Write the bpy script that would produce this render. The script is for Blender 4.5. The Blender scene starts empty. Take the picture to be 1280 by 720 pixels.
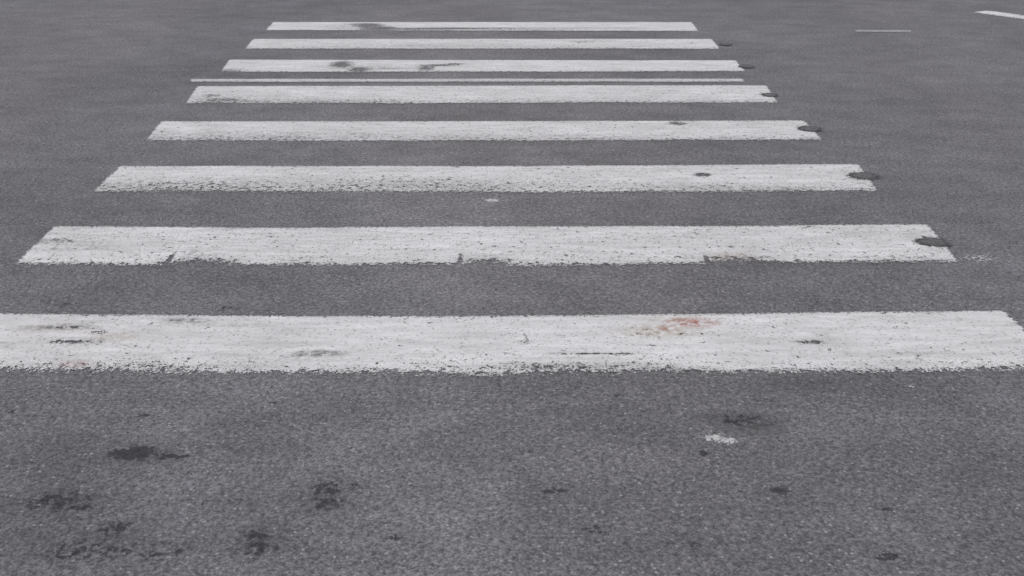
import bpy, math
import numpy as np
from mathutils import noise as mn, Vector
sc=bpy.context.scene

# ------------------------------------------------------------ node helpers
class G:
    def __init__(s,name):
        s.m=bpy.data.materials.new(name); s.m.use_nodes=True
        s.t=s.m.node_tree; s.t.nodes.clear()
        s.out=s.n('ShaderNodeOutputMaterial')
        s.co=s.n('ShaderNodeTexCoord').outputs['Object']
    def n(s,t,**k):
        nd=s.t.nodes.new(t)
        for a,b in k.items(): setattr(nd,a,b)
        return nd
    def put(s,sock,v):
        if isinstance(v,bpy.types.NodeSocket): s.t.links.new(v,sock)
        else: sock.default_value=v
    def math(s,op,a,b=None,clamp=False):
        nd=s.n('ShaderNodeMath',operation=op); nd.use_clamp=clamp
        s.put(nd.inputs[0],a)
        if b is not None: s.put(nd.inputs[1],b)
        return nd.outputs[0]
    def noise(s,scale,detail=2,rough=.5,stretch=None,off=(0,0,0),dist=0):
        v=s.co
        if stretch or any(off):
            mp=s.n('ShaderNodeMapping'); s.put(mp.inputs['Vector'],v)
            mp.inputs['Scale'].default_value=stretch or (1,1,1); mp.inputs['Location'].default_value=off
            v=mp.outputs[0]
        nd=s.n('ShaderNodeTexNoise',noise_dimensions='2D'); s.put(nd.inputs['Vector'],v)
        nd.inputs['Scale'].default_value=scale; nd.inputs['Detail'].default_value=detail
        nd.inputs['Roughness'].default_value=rough; nd.inputs['Distortion'].default_value=dist
        return nd.outputs['Fac']
    def vor(s,scale,feature='F1',rand=1.0):
        nd=s.n('ShaderNodeTexVoronoi',feature=feature,voronoi_dimensions='2D'); s.put(nd.inputs['Vector'],s.co)
        nd.inputs['Scale'].default_value=scale; nd.inputs['Randomness'].default_value=rand
        return nd
    def ramp(s,v,a,b,c=0.,d=1.,smooth=True):
        nd=s.n('ShaderNodeMapRange'); nd.interpolation_type='SMOOTHSTEP' if smooth else 'LINEAR'
        s.put(nd.inputs['Value'],v); s.put(nd.inputs['From Min'],a); s.put(nd.inputs['From Max'],b)
        s.put(nd.inputs['To Min'],c); s.put(nd.inputs['To Max'],d)
        return nd.outputs['Result']
    def mix(s,f,a,b,mode='MIX'):
        nd=s.n('ShaderNodeMix',data_type='RGBA',blend_type=mode)
        s.put(nd.inputs[0],f)
        s.put(nd.inputs[6],a if not isinstance(a,tuple) else (*a,1)); s.put(nd.inputs[7],b if not isinstance(b,tuple) else (*b,1))
        return nd.outputs[2]
    def attr(s,name):
        return s.n('ShaderNodeAttribute',attribute_name=name).outputs['Fac']
    def grey(s,v):
        nd=s.n('ShaderNodeCombineColor')
        for i in range(3): s.put(nd.inputs[i],v)
        return nd.outputs[0]
    def sep(s,c):
        nd=s.n('ShaderNodeSeparateColor'); s.put(nd.inputs[0],c); return nd.outputs

def aggregate(g):
    """colour variation (multiplier) and height of old chip-and-tar asphalt"""
    v=g.vor(145); v2=g.vor(68)
    r=g.sep(v.outputs['Color']); r2=g.sep(v2.outputs['Color'])
    med=g.noise(60,3,.78)
    gap=g.ramp(v.outputs['Distance'],.35,.8,0.,1.)
    a=g.ramp(r[0],0,1,.74,1.31,False)
    a=g.math('MULTIPLY',a,g.ramp(gap,0,1,1.06,.72,False))
    a=g.math('MULTIPLY',a,g.ramp(med,.28,.72,.62,1.40,False))
    stone=g.math('MULTIPLY',g.ramp(r2[1],.92,.96),g.ramp(v2.outputs['Distance'],.36,.20))
    pit=g.math('MULTIPLY',g.ramp(r2[2],.84,.92),g.ramp(v2.outputs['Distance'],.45,.2))
    return a,med,stone,pit

def bsdf(g,col,rough,h,strength,dist,spec=.3):
    b=g.n('ShaderNodeBsdfPrincipled'); g.put(b.inputs['Base Color'],col); g.put(b.inputs['Roughness'],rough)
    b.inputs['Specular IOR Level'].default_value=spec
    bp=g.n('ShaderNodeBump'); bp.inputs['Strength'].default_value=strength; bp.inputs['Distance'].default_value=dist
    g.put(bp.inputs['Height'],h); g.put(b.inputs['Normal'],bp.outputs[0])
    return b.outputs[0]

# ------------------------------------------------------------ road material
g=G('old_asphalt')
a,h,stone,pit=aggregate(g)
big=g.noise(.55,3,.6); mid=g.noise(4.5,3,.68,stretch=(.6,1,1)); track=g.noise(.35,1,.5,stretch=(1,.15,1),off=(3,1,0))
col=g.mix(g.ramp(track,.35,.65),(.156,.153,.165),(.172,.163,.170))
k=g.math('MULTIPLY',a,g.ramp(big,.3,.7,.87,1.11,False))
k=g.math('MULTIPLY',k,g.ramp(mid,.3,.7,.85,1.12,False))
col=g.mix(1.0,col,g.grey(k),'MULTIPLY')
col=g.mix(g.math('MULTIPLY',stone,.6),col,(.40,.39,.395))
col=g.mix(g.math('MULTIPLY',pit,.55),col,(.05,.049,.052))
dk=g.attr('dark'); rg=g.noise(40,4,.76)
e=g.math('ADD',dk,g.math('MULTIPLY',g.math('SUBTRACT',rg,.5),2.4))
m=g.math('MULTIPLY',g.ramp(e,.19,.46),g.ramp(dk,.02,.2))
soft=g.math('MULTIPLY',g.attr('smear'),g.ramp(rg,.3,.60,.3,1.))
col=g.mix(g.math('MULTIPLY',soft,.8,True),col,(.056,.052,.055))
col=g.mix(g.math('MULTIPLY',m,.88),col,g.mix(1.0,(.032,.030,.035),g.grey(a),'MULTIPLY'))
pl=g.attr('pale'); rp=g.noise(65,3,.7,off=(5,2,0))
e=g.math('ADD',pl,g.math('MULTIPLY',g.math('SUBTRACT',rp,.5),2.4))
mp=g.math('MULTIPLY',g.ramp(e,.5,.66),g.ramp(pl,.02,.2))
col=g.mix(g.math('MULTIPLY',mp,.9),col,(.54,.54,.54))
g.put(g.out.inputs[0],bsdf(g,col,g.ramp(m,0,1,.88,.65,False),h,.85,.005))
ROAD=g.m

# ------------------------------------------------------------ paint material
def paint(name,tone):
    g=G(name)
    a,h,stone,pit=aggregate(g)
    edge=g.attr('edge'); wear=g.attr('wear')
    n1=g.noise(32,4,.78); n2=g.noise(105,3,.7,off=(2,7,0)); n3=g.noise(6,3,.6,stretch=(.5,1.5,1))
    ed=g.math('ADD',edge,g.math('MULTIPLY',g.math('SUBTRACT',n1,.48),.062))
    ed=g.math('ADD',ed,g.math('MULTIPLY',g.math('SUBTRACT',n2,.5),.030))
    m=g.ramp(ed,-.0006,.0012)
    w=g.math('ADD',wear,g.math('MULTIPLY',g.math('SUBTRACT',n3,.5),.42))
    thr=g.math('SUBTRACT',.680,g.math('MULTIPLY',w,.34))
    c1=g.ramp(g.math('SUBTRACT',n1,thr),-.004,.010,1.,0.)
    thr2=g.math('SUBTRACT',.695,g.math('MULTIPLY',w,.34))
    c2=g.ramp(g.math('SUBTRACT',n2,thr2),-.01,.02,1.,0.)
    m=g.math('MULTIPLY',m,g.math('MULTIPLY',c1,c2))
    dirt=g.noise(3.2,3,.65,stretch=(.5,1.4,1)); d2=g.noise(14,3,.76,stretch=(.30,1.8,1),off=(1,4,0))
    k=g.math('MULTIPLY',g.ramp(dirt,.3,.7,.91,1.07,False),g.ramp(d2,.3,.7,.85,1.10,False))
    k=g.math('MULTIPLY',k,g.ramp(a,.4,1.7,.89,1.07,False))
    k=g.math('MULTIPLY',k,g.ramp(pit,0,1,1.,.70,False))
    k=g.math('MULTIPLY',k,g.ramp(w,0,1,1.,.80,False))
    col=g.mix(1.0,tone,g.grey(k),'MULTIPLY')
    br=g.math('MULTIPLY',g.attr('brown'),g.ramp(n1,.38,.58,.15,1.))
    col=g.mix(g.math('MULTIPLY',br,.85,True),col,(.38,.31,.23))
    sm=g.math('MULTIPLY',g.attr('smear'),g.ramp(n1,.38,.58,.1,1.))
    col=g.mix(g.math('MULTIPLY',sm,1.0,True),col,(.20,.193,.197))
    rd=g.math('MULTIPLY',g.attr('red'),g.ramp(n1,.40,.56))
    col=g.mix(g.math('MULTIPLY',rd,.85,True),col,(.36,.125,.10))
    sh=bsdf(g,col,.75,g.math('ADD',h,g.math('MULTIPLY',edge,8.)),.3,.003,.35)
    tr=g.n('ShaderNodeBsdfTransparent').outputs[0]
    mx=g.n('ShaderNodeMixShader'); g.put(mx.inputs[0],m); g.put(mx.inputs[1],tr); g.put(mx.inputs[2],sh)
    g.put(g.out.inputs[0],mx.outputs[0])
    return g.m
PAINT=paint('worn_road_paint',(.668,.652,.656))
FADED=paint('faded_road_paint',(.36,.355,.36))

# ------------------------------------------------------------ tar patch material
g=G('tar_patch_asphalt')
a,h,stone,pit=aggregate(g)
col=g.mix(1.0,(.118,.113,.118),g.grey(a),'MULTIPLY')
n=g.noise(45,4,.7)
ring=g.math('MULTIPLY',g.attr('ring'),g.ramp(n,.40,.58))
col=g.mix(g.math('MULTIPLY',ring,.85),col,(.034,.032,.034))
al=g.ramp(g.math('ADD',g.attr('edge'),g.math('MULTIPLY',g.math('SUBTRACT',n,.5),.13)),0.,.005)
sh=bsdf(g,col,.8,h,.8,.004)
mx=g.n('ShaderNodeMixShader'); g.put(mx.inputs[0],al); g.put(mx.inputs[1],g.n('ShaderNodeBsdfTransparent').outputs[0]); g.put(mx.inputs[2],sh)
g.put(g.out.inputs[0],mx.outputs[0])
TAR=g.m

# ------------------------------------------------------------ mesh helpers
def grid_mesh(name,X,Y,Z,attrs,mat):
    r,c=X.shape
    me=bpy.data.meshes.new(name)
    co=np.stack([X,Y,Z],-1).reshape(-1,3).astype(np.float32)
    idx=np.arange(r*c).reshape(r,c)
    f=np.stack([idx[:-1,:-1],idx[:-1,1:],idx[1:,1:],idx[1:,:-1]],-1).reshape(-1,4)
    me.vertices.add(len(co)); me.vertices.foreach_set('co',co.ravel())
    me.loops.add(f.size); me.loops.foreach_set('vertex_index',f.ravel().astype(np.int32))
    me.polygons.add(len(f)); me.polygons.foreach_set('loop_start',(np.arange(len(f))*4).astype(np.int32))
    me.update(calc_edges=True); me.validate()
    for k,v in attrs.items():
        at=me.attributes.new(k,'FLOAT','POINT'); at.data.foreach_set('value',v.ravel().astype(np.float32))
    me.materials.append(mat)
    me.polygons.foreach_set('use_smooth',np.ones(len(me.polygons),bool))
    o=bpy.data.objects.new(name,me); sc.collection.objects.link(o); return o
def blobs(X,Y,L,p=1.0):
    o=np.zeros_like(X)
    for (x,y,rx,ry,s) in L:
        d=np.sqrt(((X-x)/rx)**2+((Y-y)/ry)**2)
        o=np.maximum(o,s*np.clip(1.35-d*.85,0,1)**p)
    return o

# ------------------------------------------------------------ road sheet
def lines(lo,hi,step,far,grow=1.25):
    a=list(np.arange(lo,hi+1e-6,step)); s=step
    up=[a[-1]]
    while up[-1]<far: s*=grow; up.append(up[-1]+s)
    s=step; dn=[lo]
    while dn[-1]>-far: s*=grow; dn.append(dn[-1]-s)
    return np.array(dn[::-1][:-1]+a+up[1:])
xs=lines(-2.1,2.1,.012,600); ys=lines(1.9,5.2,.012,600)
X,Y=np.meshgrid(xs,ys)
DARK=[(-1.098,2.607,.060,.032,.85),(-.985,2.592,.042,.012,.75),(-1.04,2.60,.03,.012,.5),(-1.218,2.371,.080,.045,.42),(-1.131,2.342,.03,.015,.38),(-1.025,2.250,.040,.026,.45),
(-.510,2.432,.036,.030,.52),(-.495,2.364,.038,.028,.48),(-.425,2.440,.020,.013,.55),(-.657,2.223,.028,.022,.50),(-.632,2.167,.033,.028,.50),
(.109,2.416,.040,.012,.58),(.731,2.420,.032,.016,.62),(-1.138,2.826,.017,.012,.6),(.70,2.80,.06,.03,.38),(.553,2.611,.009,.011,1.3),(-1.06,2.158,.13,.045,.26),
(-.871,2.151,.07,.035,.28),(.223,2.247,.034,.016,.40),(-.303,2.213,.018,.012,.5),(.934,2.132,.03,.013,.6),(-1.708,3.665,.03,.018,.45),(-1.077,3.628,.045,.02,.34),
(.35,2.95,.02,.012,.35),(.05,2.62,.015,.01,.35),(-.75,2.9,.015,.01,.4),(1.0,2.33,.02,.012,.35),(-1.55,2.85,.03,.012,.35),(.45,2.18,.03,.012,.3)]
SM=[(.733,2.783,.10,.055,.95),(.653,2.812,.08,.04,.75),(.941,3.027,.15,.05,.5),(-1.05,2.17,.24,.08,.55),(.049,2.773,.13,.07,.25),(-1.264,2.637,.16,.09,.22),
(.127,2.32,.15,.08,.18),(-.51,2.40,.08,.08,.45),(-1.2,2.36,.13,.06,.5),(-1.07,2.6,.12,.05,.45),(-.70,2.62,.12,.05,.3),(.68,2.33,.12,.04,.22),(-.3,2.9,.2,.05,.15),(-.65,2.2,.07,.06,.45),(-1.0,2.26,.1,.03,.35)]
PL=[(.603,2.695,.030,.024,.8),(.640,2.680,.034,.024,.75),(-.098,4.912,.035,.028,.85),(1.98,4.145,.075,.05,.5),(1.30,3.02,.02,.015,.4),(-1.22,2.62,.02,.012,.4)]
Z=np.zeros_like(X)
road=grid_mesh('road',X,Y,Z,{'dark':blobs(X,Y,DARK),'smear':blobs(X,Y,SM),'pale':blobs(X,Y,PL)},ROAD)

# ------------------------------------------------------------ painted markings
zebra=bpy.data.objects.new('zebra_crossing',None); sc.collection.objects.link(zebra)
M=.04
DISCS=[(1.85,4.317,.081,.064),(1.844,5.294,.084,.073),(1.813,6.257,.083,.076),(1.774,7.166,.077,.077),(1.812,8.13,.08,.079),(1.827,9.075,.075,.08)]
def stripe(name,back,front,step,wearf,extra=(),smear=(),red=(),brown=(),mat=PAINT,parent=None,corner=.012,z=.004,wbase=0.0,edgewear=.6):
    bx,by=np.array(back).T; fx,fy=np.array(front).T
    L=max(bx[-1]-bx[0],fx[-1]-fx[0]); H=(by.mean()-fy.mean())
    nc=int(L/step)+2; nr=max(4,int((H+2*M)/step)+2)
    t=np.linspace(-M/L,1+M/L,nc); s=np.linspace(-M/H,1+M/H,nr)
    T,Sg=np.meshgrid(t,s)
    XB=bx[0]+(bx[-1]-bx[0])*T; XF=fx[0]+(fx[-1]-fx[0])*T
    YB=np.interp(XB,bx,by); YF=np.interp(XF,fx,fy)
    X=XF+(XB-XF)*Sg; Y=YF+(YB-YF)*Sg
    dF=Sg*H+.006; dB=(1-Sg)*H; dL=T*L; dR=(1-T)*L
    wob=np.array([mn.noise(Vector((x*1.7,fy[0]*3.1,0))) for x in X[0]])*.012
    dF=dF+wob[None,:]; dB=dB+np.roll(wob,nc//3)[None,:]*.6
    e=np.minimum(np.minimum(dF,dB),np.minimum(dL,dR))
    for a_,b_ in ((dF,dL),(dF,dR),(dB,dL),(dB,dR)):
        e=np.minimum(e,(a_+b_-corner)*.7)
    for (cx,cy,rx,ry) in DISCS:
        d=(np.sqrt(((X-cx)/rx)**2+((Y-cy)/ry)**2)-.70)*.07
        e=np.minimum(e,d)
    w=wbase+wearf*np.clip(1-dF/(H*.42),0,1)**1.3+edgewear*np.clip(1-dF/.055,0,1)+.35*np.clip(1-dB/.025,0,1)
    w=w+blobs(X,Y,extra)
    o=grid_mesh(name,X,Y,np.full_like(X,z),{'edge':e,'wear':w,'smear':blobs(X,Y,smear),'red':blobs(X,Y,red),'brown':blobs(X,Y,brown)},mat)
    if parent: o.parent=parent
    return o
stripe('stripe_1',[(-2.073,3.584),(-1.862,3.570),(-.894,3.549),(0,3.549),(.778,3.570),(1.262,3.584),(1.845,3.599)],
 [(-2.061,3.111),(-1.657,3.099),(-1.167,3.082),(-.636,3.077),(0,3.066),(.69,3.082),(1.116,3.088),(1.66,3.105),(1.863,3.116)],.008,.26,
 extra=[(-1.556,3.334,.08,.014,.65),(1.053,3.327,.045,.014,.75),(.271,3.240,.14,.006,.68),(-1.482,3.405,.025,.018,.55),(.161,3.128,.19,.045,.25),(.483,3.128,.16,.035,.25),(.045,3.33,.03,.015,.4),(-1.3,3.14,.3,.035,.2),(-.4,3.11,.25,.03,.2),(-1.62,3.45,.06,.012,.35)],
 smear=[(-1.645,3.452,.12,.022,.75),(-1.203,3.507,.085,.026,.85),(-.663,3.24,.075,.024,1.2),(-1.55,3.33,.12,.03,.55),(1.05,3.33,.06,.02,.55),(-1.0,3.47,.12,.02,.35),(1.4,3.25,.1,.015,.3),(.2,3.13,.3,.05,.3),(-.75,3.22,.04,.012,.7),(.271,3.24,.15,.012,.5)],
 red=[(.66,3.49,.08,.032,1.1),(.56,3.44,.03,.02,.6),(-1.48,3.16,.05,.03,.45)],brown=[(.53,3.42,.12,.045,.9),(.62,3.52,.12,.03,.6),(-1.42,3.37,.08,.03,.6),(-1.66,3.44,.12,.03,.5)],parent=zebra,edgewear=.62)
stripe('stripe_2',[(-2.09,4.533),(-1.096,4.511),(0,4.522),(.953,4.533),(1.907,4.554)],[(-2.073,4.055),(-.998,4.046),(0,4.038),(.867,4.055),(1.87,4.073)],.01,.12,
 extra=[(-1.445,4.127,.009,.06,.85),(-1.293,4.085,.128,.040,.5),(-.217,4.127,.008,.055,.9),(-.107,4.085,.087,.036,.5),(.822,4.109,.008,.055,.9),(.978,4.10,.121,.045,.38),(-2.0,4.337,.065,.02,.3),(-1.37,4.2,.04,.02,.3)],
 smear=[(-2.047,4.337,.09,.03,.8),(-1.849,4.278,.14,.06,.4),(-1.29,4.11,.14,.06,.5),(.98,4.12,.12,.05,.4),(1.8,4.4,.06,.08,.3),(-.1,4.11,.1,.05,.45)],brown=[(.929,4.135,.085,.045,.9)],parent=zebra,wbase=.08)
stripe('stripe_3',[(-2.118,5.483),(0,5.483),(1.88,5.513)],[(-2.102,5.013),(0,5.0),(1.837,5.013)],.012,.34,
 extra=[(1.004,5.322,.042,.03,.8),(-1.6,5.143,.5,.1,.15),(-.576,5.17,.7,.1,.13)],smear=[(-1.6,5.12,.6,.12,.4),(-.5,5.15,.8,.1,.35),(1.0,5.1,.6,.06,.35)],parent=zebra,wbase=.08)
stripe('stripe_4',[(-2.189,6.451),(0,6.451),(1.828,6.471)],[(-2.144,5.966),(0,5.966),(1.821,5.984)],.015,.28,
 extra=[(1.023,6.392,.05,.04,.6),(-1.605,6.037,.38,.06,.12)],smear=[(-1.4,6.1,.6,.12,.35),(0,6.05,1.2,.08,.3)],parent=zebra,wbase=.08)
stripe('stripe_5',[(-2.244,7.455),(1.816,7.481)],[(-2.171,6.897),(1.777,6.92)],.02,.30,
 extra=[(-1.972,7.012,.135,.08,.3),(-2.063,7.154,.05,.05,.4),(-1.293,6.99,.54,.06,.1)],smear=[(-1.9,7.05,.3,.12,.4)],parent=zebra,wbase=.07)
stripe('stripe_6',[(-2.253,8.414),(1.774,8.381)],[(-2.198,7.922),(1.763,7.951)],.02,.10,
 extra=[(-1.329,8.22,.085,.13,.72),(-1.163,8.04,.08,.07,.75),(-.66,8.08,.06,.08,.72),(-.56,8.19,.15,.04,.7),(-.45,8.24,.08,.03,.6),(-2.14,8.0,.09,.06,.4),(-1.0,8.06,.15,.05,.3)],smear=[(-1.0,8.1,.5,.1,.35)],parent=zebra)
stripe('stripe_7',[(-2.272,9.344),(1.751,9.344)],[(-2.235,8.856),(1.74,8.856)],.03,.2,extra=[(.6,9.2,.1,.05,.3)],smear=[(-.5,9.0,1.2,.1,.3)],parent=zebra,wbase=.06)
stripe('stripe_8',[(-2.284,10.246),(1.717,10.246)],[(-2.256,9.77),(1.70,9.72)],.03,.2,
 extra=[(-1.341,10.04,.12,.12,.85),(-1.223,9.884,.17,.10,.85),(-1.45,10.12,.1,.04,.6),(-.593,9.884,.55,.045,.58),(-.9,9.86,.3,.05,.52)],smear=[(-.3,9.87,1.0,.07,.7),(-1.5,10.0,.3,.15,.45),(.6,9.9,.5,.06,.5)],parent=zebra)
stripe('thin_line',[(-2.352,7.695),(1.696,7.705)],[(-2.333,7.585),(1.683,7.585)],.015,.2,parent=zebra,wbase=.06,corner=.01,mat=paint('thin_line_paint',(.57,.56,.563)),edgewear=.3)
stripe('road_marking',[(3.152,9.819),(3.66,9.797)],[(3.128,9.69),(3.63,9.67)],.015,.2,mat=FADED,wbase=.1,edgewear=.3)
stripe('road_marking',[(4.85,10.98),(5.75,9.72)],[(4.64,10.85),(5.52,9.59)],.03,.2)

# ------------------------------------------------------------ round tar patches at the stripe ends
for i,(cx,cy,rx,ry) in enumerate(DISCS):
    R=np.linspace(0.001,1.35,16); A=np.linspace(0,2*math.pi,65)
    AA,RR=np.meshgrid(A,R)
    wob=np.array([1+.18*mn.noise(Vector((math.cos(q)*1.5+i*7,math.sin(q)*1.5,i))) for q in A])
    sc_=.95 if i<3 else .80
    Xd=cx+rx*sc_*RR*np.cos(AA)*wob; Yd=cy+ry*sc_*.93*RR*np.sin(AA)*wob
    edge=(1.0-RR)*.075
    ring=np.exp(-((RR-.80)/.14)**2)
    grid_mesh('tar_patch',Xd,Yd,np.full_like(Xd,.008),{'edge':edge,'ring':ring},TAR)

# ------------------------------------------------------------ sky, sun, camera
w=bpy.data.worlds.new('World'); sc.world=w; w.use_nodes=True
nt=w.node_tree; bg=nt.nodes['Background']
sky=nt.nodes.new('ShaderNodeTexSky'); sky.sky_type='NISHITA'; sky.sun_disc=False
EL,AZ=52,200
sky.sun_elevation=math.radians(EL); sky.sun_rotation=math.radians(AZ)
hs=nt.nodes.new('ShaderNodeHueSaturation'); hs.inputs['Saturation'].default_value=.22
nt.links.new(sky.outputs[0],hs.inputs['Color']); nt.links.new(hs.outputs[0],bg.inputs[0])
bg.inputs[1].default_value=.15
sl=bpy.data.lights.new('sun','SUN'); sl.energy=1.5; sl.angle=math.radians(20); sl.color=(1,.965,.94)
so=bpy.data.objects.new('sun',sl); sc.collection.objects.link(so)
az=math.radians(AZ)
d=Vector((math.sin(az)*math.cos(math.radians(EL)),math.cos(az)*math.cos(math.radians(EL)),math.sin(math.radians(EL))))
so.rotation_euler=d.to_track_quat('Z','Y').to_euler(); so.location=d*20

cam=bpy.data.cameras.new('camera'); co=bpy.data.objects.new('camera',cam); sc.collection.objects.link(co)
co.location=(0,0,1.647); co.rotation_euler=(math.radians(90-23.32),0,0)
cam.sensor_width=36; cam.lens=36.93; cam.clip_end=3000; cam.clip_start=.05
sc.camera=co
sc.view_settings.view_transform='Standard'; sc.view_settings.look='None'; sc.view_settings.exposure=0
